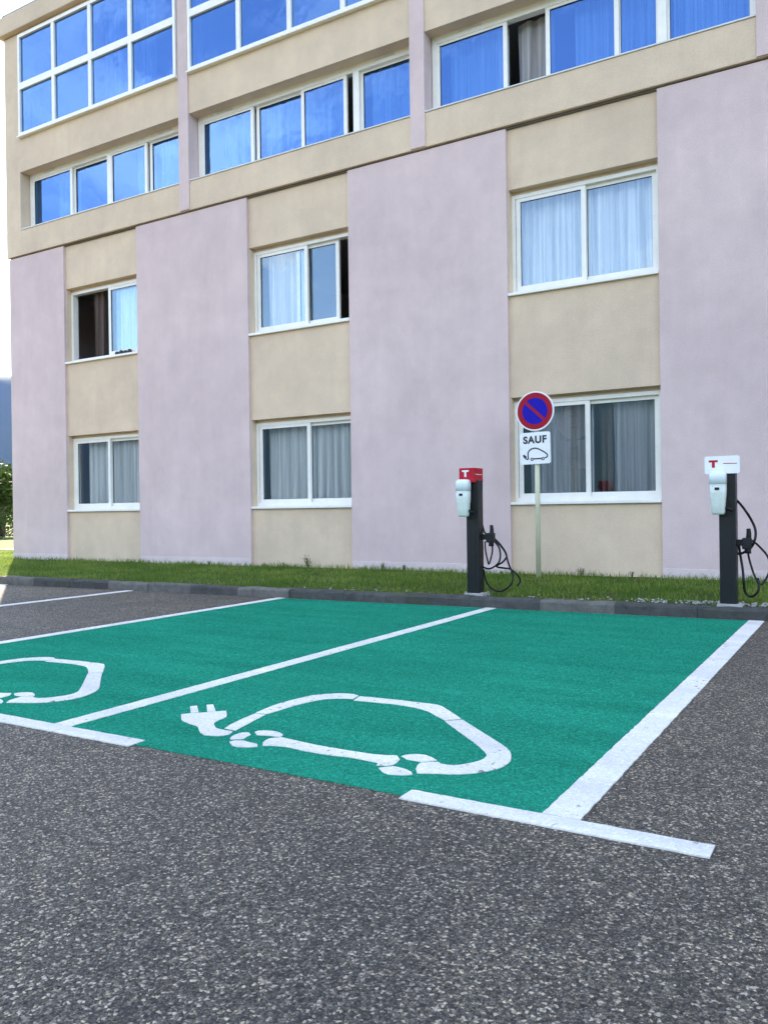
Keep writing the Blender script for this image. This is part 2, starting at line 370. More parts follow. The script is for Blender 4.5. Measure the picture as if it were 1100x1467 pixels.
A_ = lambda *p: [(250+x/4.4, 960+y/4.4) for x, y in p]
B_ = lambda *p: [(500+x/4.4, 980+y/4.4) for x, y in p]
stencil = dict(
 plug_prong=[A_((100,235),(145,230),(154,270),(105,275)), A_((203,225),(245,222),(258,265),(210,268))],
 plug=[A_((42,285),(105,279),(210,272),(325,262),(332,282),(328,300),(300,312),(268,325),(252,338),(250,352),(262,370),(285,379),(315,385),(370,392),(360,402),(345,410),(310,418),(275,422),(230,420),(190,415),(165,400),(156,385),(150,365),(135,354),(100,345),(60,330),(45,318))],
 body_stroke=[A_((318,374),(355,350),(430,314),(510,280),(572,287),(500,325),(435,360),(385,386)),
  A_((516,275),(565,252),(620,230),(680,211),(740,195),(805,179),(870,165),(960,156),(1030,153),(1080,153))+B_((30,70),(58,79),(22,100))+A_((1090,185),(1020,184),(950,188),(900,195),(850,205),(785,221),(720,240),(650,262),(580,283)),
  B_((65,83),(150,90),(230,98),(300,105),(370,113),(430,121),(500,128),(560,138),(590,148),(618,165),(660,192),(706,226),(600,235),(550,207),(500,180),(460,166),(420,155),(350,143),(280,132),(150,119),(27,108)),
  B_((604,240),(712,232),(800,287),(900,350),(950,380),(990,410),(1010,430),(1018,450),(1019,470),(1013,492),(1000,508),(985,520),(955,534),(920,545),(870,556),(820,565),(760,571),(700,575),(630,575),(560,572),(430,570),(418,545),(432,522),(452,505),(500,500),(560,498),(580,510),(620,518),(660,520),(700,517),(740,510),(790,500),(830,489),(852,478),(866,463),(865,450),(855,435),(800,386),(700,312))],
 sill_stroke=[A_((555,464),(572,450),(595,438),(640,432),(680,432),(790,457),(900,480),(1000,498),(1100,515))+B_((70,438),(150,450),(230,457),(300,459),(320,482),(300,502),(275,517),(230,522),(172,521),(185,505),(90,485),(0,468))+A_((1000,546),(900,530),(800,511),(700,490),(620,483),(557,482))],
 wheel_arc=[B_((330,462),(360,454),(390,450),(440,450),(480,455),(520,470),(553,488),(510,494),(460,497),(410,490),(360,480)),
  B_((188,537),(230,530),(280,525),(320,533),(360,545),(388,562),(402,577),(350,580),(290,580),(250,575),(215,565)),
  A_((507,396),(530,390),(560,388),(610,390),(650,395),(672,405),(684,416),(668,427),(600,421),(520,415)),
  A_((352,437),(362,425),(380,415),(405,406),(430,400),(470,400),(480,414),(455,426),(440,440),(400,442),(356,444)),
  A_((346,459),(370,452),(400,451),(440,452),(470,462),(500,468),(520,474),(527,489),(470,492),(420,492),(390,490),(365,482))])
for dx, lab in ((0, 'white stencilled electric car with plug, whole, on the end green bay'), (-2.60, 'white stencilled electric car on the green bay beside the bare asphalt')):
    root = thing('painted_car_symbol', (-2.1+dx, 3.3, .008)); tag(root, lab, 'road marking', 'painted electric car symbols', kind='structure')
    for nm, polys in stencil.items():
        for poly in polys:
            pts = [on_ground(*p) for p in poly]; pts = [(p.x+dx+random.uniform(-.002, .002), p.y+random.uniform(-.002, .002)) for p in pts]
            flat(pts, .006, nm, 'white_paint', root)

# kerb of separate stones
kerb = thing('kerb', (-5, 8.1, 0)); tag(kerb, 'row of worn grey concrete kerb stones along the lawn', 'kerb', kind='structure')
x = -26.0
while x < 7:
    L = random.uniform(.74, .80); x1 = x+L
    y0, y1 = kerb_y(x), kerb_y(x1); j = random.uniform(-.006, .006); hz = .115+random.uniform(-.008, .008)
    prof = [(0,-.05),(.0,hz-.03),(.012,hz-.008),(.035,hz),(.135,hz),(.15,hz-.01),(.15,-.05)]
    mb = MB(); secs = []
    for k in range(7):
        s = k/6; xx = x+.0015+(L-.003)*s; yb = y0+(y1-y0)*s+j
        secs.append([(xx, yb+p[0]+(random.uniform(-.006, .006) if 0 < i < 4 else 0), p[1]+(random.uniform(-.007, .004) if 0 < i < 5 else 0)) for i, p in enumerate(prof)])
    mb.loft(secs, False); mb.build('kerb_stone', 'kerb_concrete', kerb)
    x = x1

# lawn strip, mound of soil with blades
def lawn_z(x, y):
    s = max(0, min(1, (y-kerb_y(x)-.14)/2.3)); return .09+.035*math.sin(min(1, s*3)*1.57)+.02*s+.014*mnoise.noise((x*.9, y*.9, 0))
xs = np.linspace(-26, 8, 137); mb = MB(); ny = 14; vs = []; fs = []
for xx in xs:
    k0 = kerb_y(xx)+.13; ye = FY+.2 if xx > -15.2 else FY+3
    for k in range(ny): y = k0+(ye-k0)*k/(ny-1); vs.append((xx, y, lawn_z(xx, y)))
for i in range(len(xs)-1):
    for k in range(ny-1): a = i*ny+k; fs.append((a, a+ny, a+ny+1, a+1))
mb.add(vs, fs, True); tag(mb.build('lawn', 'soil_lawn', base=(-5, 9.4, .1)), 'strip of lawn between kerb and pink wall', 'lawn', kind='structure')

def blades(name, pts, hfun, width, mname, lean=.5, base=(0, 0, 0)):
    n = len(pts); P = np.array(pts); hgt = np.array([hfun(p) for p in pts])
    az = rng.uniform(0, 2*math.pi, n); ln = rng.uniform(.05, lean, n); la = rng.uniform(0, 2*math.pi, n)
    wv = np.stack([np.cos(az), np.sin(az), np.zeros(n)], 1)*(width*rng.uniform(.6, 1.3, n))[:, None]/2
    ld = np.stack([np.cos(la), np.sin(la), np.zeros(n)], 1)*(ln*hgt)[:, None]; upv = np.zeros((n, 3)); upv[:, 2] = hgt
    mid = P+upv*.55+ld*.35; tip = P+upv+ld
    V = np.stack([P-wv, P+wv, mid-wv*.7, mid+wv*.7, tip], 1).reshape(-1, 3)-np.array(base)
    me = bpy.data.meshes.new(name); ix = np.arange(n)*5
    Q = np.stack([ix, ix+1, ix+3, ix+2], 1); T = np.stack([ix+2, ix+3, ix+4], 1)
    me.from_pydata(V.tolist(), [], Q.tolist()+T.tolist())
    at = me.attributes.new('tone', 'FLOAT', 'POINT'); pat = np.array([mnoise.noise((p[0]*1.3, p[1]*1.3, 5))+.5*mnoise.noise((p[0]*4, p[1]*4, 2)) for p in pts]); tone = np.clip(rng.normal(.42, .2, n)+pat*.5, 0, 1); at.data.foreach_set('value', np.repeat(tone, 5))
    me.materials.append(MATS[mname]); o = bpy.data.objects.new(name, me); COL.objects.link(o); o.location = base; return o
pts = []
while len(pts) < 70000:
    x = random.uniform(-23, 3.5); y = random.uniform(kerb_y(x)+.11, FY-.01 if x > -15.2 else FY+2.5)
    d = mnoise.noise((x*1.7, y*1.7, 3)); edge = (y-kerb_y(x)-.11)
    if x > -1.9 and edge < .28 and random.random() < .75*(1-edge/.28): continue
    if random.random() > .62+.6*d: continue
    pts.append((x, y, lawn_z(x, y)-.005))
def gh(p):
    wallp = max(0, 1-(FY-p[1])/.35) if p[0] > -15.2 else 0
    return random.uniform(.025, .065)*(1+.5*mnoise.noise((p[0]*2.1, p[1]*2.1, 9)))+wallp*random.uniform(0, .07)
tag(blades('grass', pts, gh, .009, 'grass_blade', .8, (-5, 9.4, .1)), 'short uneven green grass growing along the foot of the wall', 'grass', kind='stuff')

# loose gravel on the kerb top near the second post
mb = MB()
for k in range(260):
    cx = random.gauss(-1.25, .55) if k % 5 else random.uniform(-6, .5); cy = kerb_y(cx)+random.uniform(.10, .42)
    s = random.uniform(.006, .019); cz = max(.118, lawn_z(cx, cy)+.004) if cy > kerb_y(cx)+.14 else .118
    q = [(cx+s*random.uniform(.7, 1.3)*a, cy+s*random.uniform(.7, 1.3)*b2, cz+s*.7*random.uniform(.6, 1.2)*c2) for a, b2, c2 in ((1,0,0),(0,1,0),(-1,0,0),(0,-1,0),(0,0,1),(0,0,-1))]
    mb.add(q, [(0,1,4),(1,2,4),(2,3,4),(3,0,4),(1,0,5),(2,1,5),(3,2,5),(0,3,5)])
tag(mb.build('gravel', 'concrete_pad', base=(-1.2, 8.3, .12)), 'loose pale gravel crumbs on the kerb top', 'gravel', kind='stuff')

# ------------------------------------------------------------------ building
X0, X1, YB = -15.17, 4.0, FY+12
bld = thing('apartment_building', ((X0+X1)/2, FY, 0))
tag(bld, 'pale pink and beige rendered block of flats with white sliding windows', 'building')
openings = [(-13.50, -11.50), (-8.90, -6.90), (-4.30, -2.28), (.30, 2.30)]
ZB0, ZB1 = 6.30, 6.80                # string course
edges = [X0]+[e for o in openings for e in o]+[X1]
for i in range(0, len(edges), 2):
    a, b_ = edges[i], edges[i+1]
    mb = MB(); mb.box(a, b_, FY, FY+.34, .0, 6.272, .006); mb.build('pink_pier', 'pink_render', bld)
    mb = MB(); mb.box(a+.004, b_-.004, FY-.006, FY+.1, .0, .27, .003); mb.build('skirting', 'pale_skirting', bld)
SILLS = (1.10, 3.975); HEADS = (2.575, 5.44)
for a, b_ in openings:
    for z0, z1 in ((0, SILLS[0]), (HEADS[0], SILLS[1]), (HEADS[1], 6.274)):
        mb = MB(); mb.box(a-.005, b_+.005, FY+.055, FY+.33, z0, z1); mb.build('beige_panel', 'beige_render', bld)
MB().box(X0+.02, X1-.02, FY+.025, FY+.3, 6.268, 6.304).build('shadow_line_strip', 'shadow_line', bld)  # recessed strip coloured dark to draw the shadow line under the string course
MB().box(X0-.03, X1, FY-.03, FY+.36, ZB0, ZB1-.003, .008).build('string_course', 'beige_render', bld)
COLS = [(-10.36, -10.13), (-5.76, -5.52), (-1.13, -.90)]
for a, b_ in COLS: MB().box(a, b_, FY-.052, FY+.345, 6.31, 10.76, .005).build('column', 'pink_render', bld)
UP = [(-14.74, -10.36), (-10.13, -5.76), (-5.52, -1.13), (-.90, 3.55)]
MB().box(X0-.028, -14.74, FY-.028, FY+.35, ZB1-.004, 10.76, .006).build('corner_wall', 'beige_render', bld)
MB().box(3.55, X1-.002, FY-.028, FY+.35, ZB1-.004, 10.76).build('corner_wall', 'beige_render', bld)
for a, b_ in UP:
    MB().box(a-.004, b_+.004, FY-.026, FY+.33, 7.97, 8.665).build('spandrel', 'beige_render', bld)
    MB().box(a+.002, b_-.002, FY-.045, FY+.2, ZB1-.002, ZB1+.016).build('flashing', 'aluminium_flashing', bld)
    MB().box(a-.003, b_+.003, FY-.0275, FY+.32, 10.70, 10.77).build('head_strip', 'beige_render', bld)
MB().box(X0-.12, X1+.12, FY-.14, YB+.12, 10.78, 11.15, .02).build('eave', 'beige_render', bld)
MB().box(X0-.05, X1+.05, FY-.06, YB+.05, 11.148, 11.25, .01).build('roof', 'roof_felt', bld)
MB().box(X0, X0+.3, FY+.352, YB, 0, 10.775).build('end_wall', 'pink_render', bld)
MB().box(X1-.3, X1, FY+.352, YB, 0, 10.775).build('end_wall', 'pink_render', bld)
MB().box(X0+.301, X1-.301, YB-.3, YB-.002, 0, 10.775).build('rear_wall', 'pink_render', bld)
for z0, z1 in ((.05, .2), (2.9, 3.1), (5.78, 6.0), (8.12, 8.35)):
    MB().box(X0+.302, X1-.302, FY+.337, YB-.302, z0, z1).build('floor_slab', 'interior_plaster', bld)
MB().box(X0+.303, X1-.303, FY+4.4, FY+4.55, .201, 10.774).build('corridor_wall', 'interior_plaster', bld)
for x in (-10.25, -5.64, -1.02):
    MB().box(x-.06, x+.06, FY+.36, FY+4.39, .202, 10.77).build('party_wall', 'interior_plaster', bld)

def pane(mb_x0, x1, z0, z1, y, par, gm='solar_glass'):
    mb = MB(); mb.box(mb_x0-.008, x1+.008, y, y+.006, z0-.008, z1+.008); mb.build('pane', gm, par)
def sash(x0, x1, z0, z1, y, par, w=.06, wb=.07, wt=.06, gm='solar_glass'):
    MB().ring(x0, x1, z0, z1, y, y+.04, w, wb, wt).build('sash', 'white_frame', par)
    MB().ring(x0+w-.012, x1-w+.012, z0+wb-.012, z1-wt+.012, y+.012, y+.03, .016).build('gasket', 'black_rubber', par)
    pane(x0+w, x1-w, z0+wb, z1-wt, y+.02, par, gm)

def curtain(x0, x1, z0, z1, y, m, label, folds=9, amp=.03, group=None, sway=.0):
    n = int((x1-x0)*60)+12; rows = 7; ph = random.uniform(0, 6); vs = []; fs = []
    ks = [random.uniform(.7, 1.4) for _ in range(6)]
    for r in range(rows):
        tz = r/(rows-1); z = z1+(z0-z1)*tz
        for i in range(n):
            s = i/(n-1); u = s*(x1-x0)*folds
            off = amp*1.4*(.6+.5*tz)*(math.sin(u*6.28*.55*ks[0]+ph+.25*math.sin(3*tz))+.5*math.sin(u*6.28*.93*ks[1]+ph*2)+.35*math.sin(u*6.28*.31*ks[2]+1))
            vs.append((x0+(x1-x0)*s+sway*tz*(s-.5)+.01*math.sin(u*5+tz*2), y+off, z))
    for r in range(rows-1):
        for i in range(n-1): a = r*n+i; fs.append((a, a+1, a+n+1, a+n))
    mb = MB(); mb.add(vs, fs, True); o = mb.build('curtain', m, base=((x0+x1)/2, y, z0), fix=False)
    return tag(o, label, 'curtain', group or 'curtains behind the windows')

YW = FY+.165                          # front of the sliding window frames
def window(op, st, sashes, name='window'):
    a, b_ = op; z0, z1 = SILLS[st], HEADS[st]; xa, xb = a+.012, b_-.006
    win = MB().ring(xa, xb, z0+.035, z1-.05, YW, YW+.12, .05, .055, .05).build(name, 'white_frame', bld)
    MB().box(a+.004, b_-.004, FY+.004, YW+.1, z0-.004, z0+.034, .004).build('sill', 'white_frame', win)
    MB().box(a+.002, b_-.002, YW+.012, YW+.13, z1-.052, z1+.02).build('shutter_box', 'beige_render', win)
    MB().box(xa+.04, xb-.04, YW+.004, YW+.018, z0+.06, z0+.078).build('track', 'white_frame', win)
    MB().box(a-.003, a+.0115, FY+.058, YW+.1, z0+.034, z1-.003).build('jamb', 'beige_render', win); MB().box(b_-.0055, b_+.003, FY+.058, YW+.1, z0+.034, z1-.003).build('jamb', 'beige_render', win)
    for k, (s0, s1, layer) in enumerate(sashes):
        sash(s0, s1, z0+.075, z1-.092, YW+.012+layer*.048, win, .062, .075, .058, 'clear_glass')
    return win
O = openings
# corner bay
window(O[0], 1, [(-12.45, -11.56, 0), (-12.50, -11.60, 1)])
window(O[0], 0, [(-13.44, -12.46, 0), (-12.52, -11.56, 1)])
window(O[1], 1, [(-8.83, -7.80, 0), (-8.05, -7.22, 1)])
window(O[1], 0, [(-8.83, -7.79, 0), (-7.86, -6.96, 1)])
window(O[2], 1, [(-4.23, -3.25, 0), (-3.31, -2.34, 1)])
window(O[2], 0, [(-4.23, -3.23, 0), (-3.30, -2.34, 1)])
window(O[3], 0, [(.37, 1.34, 0), (1.28, 2.24, 1)]); window(O[3], 1, [(.37, 1.34, 0), (1.28, 2.24, 1)])
CY = FY+.37
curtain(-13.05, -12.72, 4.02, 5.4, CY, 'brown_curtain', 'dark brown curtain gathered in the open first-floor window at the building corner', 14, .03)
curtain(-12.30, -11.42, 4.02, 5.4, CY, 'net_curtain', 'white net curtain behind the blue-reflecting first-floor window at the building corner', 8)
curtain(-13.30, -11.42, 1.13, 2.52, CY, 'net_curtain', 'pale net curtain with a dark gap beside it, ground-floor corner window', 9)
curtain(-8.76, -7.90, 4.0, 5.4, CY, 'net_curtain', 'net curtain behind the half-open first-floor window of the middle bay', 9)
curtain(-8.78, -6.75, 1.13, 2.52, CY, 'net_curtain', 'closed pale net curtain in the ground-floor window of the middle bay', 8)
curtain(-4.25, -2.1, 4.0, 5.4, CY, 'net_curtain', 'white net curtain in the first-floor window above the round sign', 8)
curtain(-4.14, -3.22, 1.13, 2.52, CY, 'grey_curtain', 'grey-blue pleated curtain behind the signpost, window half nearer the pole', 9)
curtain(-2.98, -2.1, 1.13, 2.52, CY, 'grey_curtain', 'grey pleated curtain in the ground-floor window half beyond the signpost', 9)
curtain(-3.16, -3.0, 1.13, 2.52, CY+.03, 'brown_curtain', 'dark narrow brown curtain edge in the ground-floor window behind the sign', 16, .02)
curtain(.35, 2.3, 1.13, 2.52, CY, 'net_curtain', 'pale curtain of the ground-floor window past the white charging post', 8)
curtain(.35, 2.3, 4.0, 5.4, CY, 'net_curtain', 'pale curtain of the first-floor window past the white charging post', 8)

# recessed strip windows on the second floor
def strip(bay, sashes, posts):
    a, b_ = UP[bay]; z0, z1 = ZB1+.02, 7.985; y = FY+.19
    win = MB().ring(a+.012, b_-.006, z0, z1+.05, y, y+.11, .075, .06, .17).build('strip_window', 'white_frame', bld)
    for k, p in enumerate(posts):
        MB().box(p-.055, p+.055, y+.003, y+.107, z0+.06, z1-.118).build('post', 'white_frame', win)
    for s0, s1, layer in sashes: sash(s0, s1, z0+.045, z1-.10, y+.012+layer*.046, win, .06, .06, .055)
    for vx in (a+.62, b_-.55):
        MB().box(vx-.17, vx+.17, y-.012, y+.002, z1-.062, z1-.035, .003).build('air_vent', 'aluminium_flashing', win)
    return win
strip(0, [(-14.67, -13.46, 0), (-13.47, -12.42, 1), (-12.38, -11.40, 0), (-11.37, -10.40, 1)], [-12.40])
strip(1, [(-10.05, -8.89, 0), (-8.86, -7.86, 1), (-7.90, -7.02, 0), (-6.80, -5.80, 1)], [-6.84])
strip(2, [(-5.45, -4.34, 0), (-3.78, -2.79, 0), (-2.84, -2.27, 1), (-2.22, -1.17, 1)], [-2.245])
strip(3, [(-.83, .25, 0), (.2, 1.25, 1), (1.3, 2.4, 0), (2.35, 3.5, 1)], [1.3])
YC2 = FY+.44
for x0, x1, m_, lab in (
  (-14.15, -13.45, 'net_curtain', 'net curtain nearest the corner in the recessed strip window of the corner bay'),
  (-11.95, -11.45, 'net_curtain', 'narrow net curtain halfway along the corner bay strip window'),
  (-11.30, -10.45, 'net_curtain', 'net curtain beside the pink column in the corner bay strip window'),
  (-9.75, -8.95, 'net_curtain', 'net curtain next to the first pink column in the middle bay strip window'),
  (-8.80, -7.15, 'net_curtain', 'wide net curtain across the middle of the middle bay strip window'),
  (-6.70, -5.85, 'net_curtain', 'net curtain at the second pink column in the middle bay strip window'),
  (-5.35, -4.40, 'net_curtain', 'net curtain by the column in the strip window above the round sign'),
  (-4.28, -3.74, 'grey_curtain', 'mauve-grey curtain showing in the opened gap of the strip window'),
  (-3.45, -2.35, 'net_curtain', 'net curtain beside the mauve-grey one in the strip window'),
  (-2.15, -1.25, 'net_curtain', 'net curtain in the last sash of the strip window above the sign'),
  (-.7, 3.4, 'net_curtain', 'net curtain of the strip window past the white charging post')):
    curtain(x0, x1, ZB1+.05, 7.9, YC2, m_, lab, 8, .028)

# flush glazing of the top floor
def glazing(bay, mull):
    a, b_ = UP[bay][0]+.03, UP[bay][1]-.03; z0, z1, zt = 8.668, 10.70, 9.66; y0, y1 = FY-.075, FY+.03
    win = MB().ring(a, b_, z0, z1, y0, y1, .055, .06, .06).build('glazed_bay', 'white_frame', bld)
    MB().box(a+.05, b_-.05, y0+.002, y1-.002, zt-.065, zt+.065).build('transom', 'white_frame', win)
    xs = [a+.055]+mull+[b_-.055]
    for p in mull:
        MB().box(p-.042, p+.042, y0+.004, y1-.004, z0+.05, zt-.064).build('mullion', 'white_frame', win)
        MB().box(p-.042, p+.042, y0+.004, y1-.004, zt+.064, z1-.05).build('mullion', 'white_frame', win)
    for i in range(len(xs)-1):
        e0 = xs[i]+(.042 if i else 0); e1 = xs[i+1]-(.042 if i < len(xs)-2 else 0)
        pane(e0, e1, z0+.06, zt-.065, FY-.035, win); pane(e0, e1, zt+.065, z1-.06, FY-.035, win)
    MB().box(a-.02, b_+.02, y0-.03, y1, z0-.03, z0-.001, .003).build('sill', 'white_frame', win)
glazing(0, [-13.64, -12.59, -11.52]); glazing(1, [-8.97, -7.92, -6.90]); glazing(2, [-4.4, -3.3, -2.2]); glazing(3, [.25, 1.3, 2.4])
curtain(-14.6, -13.7, 8.75, 9.6, FY+.12, 'brown_curtain', 'dull brown blind in the lowest corner pane of the top-floor glazing', 5, .008)
curtain(-12.5, -11.2, 8.75, 10.6, FY+.25, 'grey_curtain', 'grey curtain hanging inside the top-floor glazing of the corner bay', 7, .03)

# dark clutter on the sill of the corner window
mb = MB()
for k in range(4):
    cx = -12.16+k*.11; mb.loft([[(cx+.05*s*math.cos(a), FY+.115+.04*s*math.sin(a), z) for a in [2*math.pi*q/10 for q in range(10)]] for s, z in ((.8, 4.009), (1, 4.04), (.85, 4.075+.012*(k % 2)), (.3, 4.09+.012*(k % 2)))])
tag(mb.build('window_trinkets', 'dark_clutter', base=(-12, FY+.115, 4.009)), 'small dark objects lying on the sill of the open first-floor corner window', 'clutter')

# ------------------------------------------------------------------ sign post
sx, sy = -3.70, 10.08
sg = thing('signpost', (sx, sy, .12)); tag(sg, 'cream pole with round red and blue no-parking sign and white plate below', 'road sign')
MB().tube([(sx, sy, .05), (sx, sy, 2.40)], .032, 20).build('pole', 'cream_pole', sg)
MB().tube([(sx, sy, 2.399), (sx, sy, 2.412)], .034, 20).build('pole_cap', 'dark_post', sg)
yp = sy-.04
tilt = R(2.0)
def pf(cx, cz, y, tl=0):
    def fn(u, v, d): return (cx+u*math.cos(tl)-v*math.sin(tl), y-d, cz+u*math.sin(tl)+v*math.cos(tl))
    return fn
zc_ = 2.285
disc = MB(); disc.slab(circle(.252), pf(sx, zc_, yp), .022); disc = disc.build('sign_disc', 'white_enamel', sg)
mb = MB(); mb.slab(circle(.235), pf(sx, zc_, yp-.022), .0015); mb.build('red_field', 'sign_red', disc)
mb = MB()
for sgn in (1, -1):                   # two blue segments either side of the red bar
    hw, r_ = .019, .168; a0 = math.asin(hw/r_); arc = [(r_*math.cos(a0+(math.pi-2*a0)*k/24), r_*math.sin(a0+(math.pi-2*a0)*k/24)*sgn) for k in range(25)]
    ca, sa = math.cos(R(-43)), math.sin(R(-43)); arc = [(p[0]*ca-p[1]*sa, p[0]*sa+p[1]*ca) for p in arc]
    q = MB(); q.slab(arc, pf(sx, zc_, yp-.0235), .0015); q.build('blue_field', 'sign_blue', disc)
pz = 1.812
plate = MB(); plate.slab(rrect(.405, .405, .028), pf(sx-.005, pz, yp, tilt*.5), .02); plate = plate.build('sign_plate', 'white_enamel', sg)
fn = pf(sx-.005, pz, yp-.0205, tilt*.5)
uv = lambda *p: [((x-517)/485*.405, -(y-1017)/505*.405) for x, y in p]
mb = MB(); stroke(mb, [q.to_2d()[:] if hasattr(q, 'to_2d') else q for q in spline([(*p, 0) for p in uv((405,1190),(403,1140),(405,1085),(428,1050),(465,1027),(510,1018),(560,1028),(620,1060),(680,1100),(708,1130),(712,1155),(695,1172),(668,1180))], 5)], .017, fn, .0012); mb.build('car_outline', 'sign_black', plate)
mb = MB(); stroke(mb, uv((490,1188),(615,1186)), .017, fn, .0014); mb.build('car_sill', 'sign_black', plate)
for cx in (465, 640):
    mb = MB(); stroke(mb, [(p[0]+uv((cx,1192))[0][0], p[1]+uv((cx,1192))[0][1]) for p in circle(.0155, 20)], .012, fn, .0016, True); mb.build('wheel_mark', 'sign_black', plate)
mb = MB(); stroke(mb, [q[:2] for q in spline([(*p, 0) for p in uv((345,1150),(362,1172),(385,1188),(405,1190))], 4)], .015, fn, .0018); mb.build('cable_mark', 'sign_black', plate)
mb = MB(); mb.slab(uv((318,1122),(338,1110),(372,1132),(380,1150),(372,1172),(350,1172),(330,1155)), fn, .002); mb.build('plug_mark', 'sign_black', plate)
def lettering(txt, size, cx, cz, y, m, parent, off=.0, ext=.0008, tl=0, rotz=0, spacing=1.0, xs=1.0, name='lettering'):
    cu = bpy.data.curves.new(name, 'FONT'); cu.body = txt; cu.size = size; cu.align_x = 'CENTER'; cu.align_y = 'CENTER'; cu.offset = off; cu.extrude = ext; cu.space_character = spacing
    tmp = bpy.data.objects.new('tmp', cu); COL.objects.link(tmp); bpy.context.view_layer.update()
    me = bpy.data.meshes.new_from_object(tmp.evaluated_get(bpy.context.evaluated_depsgraph_get())); bpy.data.objects.remove(tmp)
    me.transform(Matrix.Translation(Vector((cx, y, cz))-Vector(parent['_b'])) @ Matrix.Rotation(rotz, 4, 'Z') @ Matrix.Rotation(tl, 4, 'Y') @ Matrix.Rotation(R(90), 4, 'X') @ Matrix.Scale(xs, 4, (1, 0, 0)))
    me.materials.clear(); me.materials.append(MATS[m]); o = bpy.data.objects.new(name, me); COL.objects.link(o); o.parent = parent; return o
lettering('SAUF', .125, sx-.006, pz+.104, yp-.0215, 'sign_black', plate, .0055, .0008, -tilt*.5, spacing=1.12)
for z in (2.2, 2.36, 1.75, 1.9):
    MB().box(sx-.05, sx+.05, sy-.039, sy+.037, z-.012, z+.012, .003).build('clamp', 'galvanised', sg)

# ------------------------------------------------------------------ charging posts
def charger(bx, by, label, flatplate):
    rt_ = thing('charging_post', (bx, by, .1)); tag(rt_, label, 'charging post', 'electric car charging posts at the kerb')
    MB().box(bx-.11, bx+.11, by-.10, by+.10, .08, .132, .006).build('foot_plate', 'concrete_pad', rt_)
    MB().box(bx-.085, bx+.062, by-.07, by+.055, .13, 1.36, .008).build('column', 'dark_post', rt_)
    MB().box(bx-.02, bx+.02, by-.0725, by-.06, .14, .95).build('cable_channel', 'dark_post', rt_)
    for ox in (-.095, .095):
        for oy in (-.082, .082): MB().tube([(bx+ox, by+oy, .13), (bx+ox, by+oy, .146)], .009, 6).build('bolt', 'galvanised', rt_)
    # charger shell: rounded, tapering to the bottom
    yc = by-.155; cx = bx-.075; secs = []
    for z, w, d, r in ((.965,.095,.075,.02),(.985,.112,.10,.03),(1.06,.122,.118,.035),(1.16,.138,.132,.038),(1.245,.142,.138,.04)):
        secs.append([(cx+p[0], yc+p[1], z) for p in rrect(w, d, r, 4)])
    sh = MB(); sh.loft(secs); sh = sh.build('charger_shell', 'charger_shell', rt_)
    secs = []
    for z, w, d, r, dy in ((1.246,.147,.143,.042,0),(1.33,.147,.143,.042,0),(1.352,.140,.136,.04,.002),(1.365,.115,.11,.035,.005),(1.368,.06,.06,.02,.005)):
        secs.append([(cx+p[0], yc+dy+p[1], z) for p in rrect(w, d, r, 4)])
    cap = MB(); cap.loft(secs); cap = cap.build('charger_cap', 'charger_cap', rt_)
    MB().box(cx-.02, cx+.02, yc-.0725, yc-.066, 1.19, 1.215, .002).build('display', 'dark_post', rt_)
    MB().box(cx-.04, cx+.04, yc+.05, by-.065, 1.0, 1.33).build('mount_bracket', 'dark_post', rt_)
    MB().tube([(cx+.055, yc+.01, 1.03), (cx+.085, yc+.012, 1.02), (cx+.11, yc+.03, 1.0)], .013, 8).build('cable_gland', 'black_rubber', rt_)
    for ox in (-.04, .04): MB().tube([(cx+ox, yc-.064, 1.228), (cx+ox, yc-.0705, 1.228)], .004, 6).build('screw', 'galvanised', rt_)
    if flatplate:
        pl = MB(); pl.slab(rrect(.305, .165, .018), pf(bx-.05, 1.427, by-.075), .012); pl = pl.build('sign_plate', 'white_enamel', rt_)
        y = by-.0875; fn = pf(bx-.05, 1.427, y)
        mb = MB(); mb.slab([(-.115,.045),(-.035,.045),(-.035,.025),(-.062,.025),(-.062,-.025),(-.088,-.025),(-.088,.025),(-.115,.025)], fn, .001); mb.build('letter_mark', 'red_enamel', pl)
        mb = MB(); mb.slab([(.01,.016),(.13,.013),(.13,.006),(.01,.009)], fn, .001); mb.build('text_line', 'red_enamel', pl)
        MB().box(bx-.012, bx+.012, by-.076, by-.03, 1.35, 1.41).build('plate_bracket', 'galvanised', rt_)
    else:
        bxd = MB().box(bx-.135, bx+.045, by-.13, by+.10, 1.335, 1.492, .005).build('head_box', 'red_enamel', rt_)
        fn = pf(bx-.055, 1.43, by-.1305)
        mb = MB(); mb.slab([(-.045,.038),(.035,.038),(.035,.02),(.005,.02),(.005,-.035),(-.017,-.035),(-.017,.02),(-.045,.02)], fn, .0012); mb.build('letter_mark', 'white_enamel', bxd)
        mb = MB(); mb.box(bx+.0452, bx+.0462, by-.10, by+.07, 1.418, 1.426); mb.build('text_line', 'white_paint', bxd)
    return rt_
p1 = charger(-3.74, 8.26, 'dark charging post with red head box, beside the signpost', False)
p2 = charger(-1.16, 8.28, 'dark charging post with white rectangular plate on top', True)
def holster(par, bx, by, z, dx):
    x = bx+dx
    MB().box(bx+.055, x-.03, by-.02, by+.02, z-.03, z+.03, .004).build('holster_arm', 'dark_post', par)
    MB().box(x-.045, x+.035, by-.045, by+.045, z-.06, z+.045, .012).build('holster', 'black_rubber', par)
    MB().tube(spline([(x, by, z-.1), (x+.005, by, z), (x+.012, by-.005, z+.08), (x+.01, by-.01, z+.13)], 4), lambda s: .03-.012*s, 10).build('plug_handle', 'black_rubber', par)
holster(p1, -3.74, 8.27, .74, .17); holster(p2, -1.16, 8.29, .70, .15)
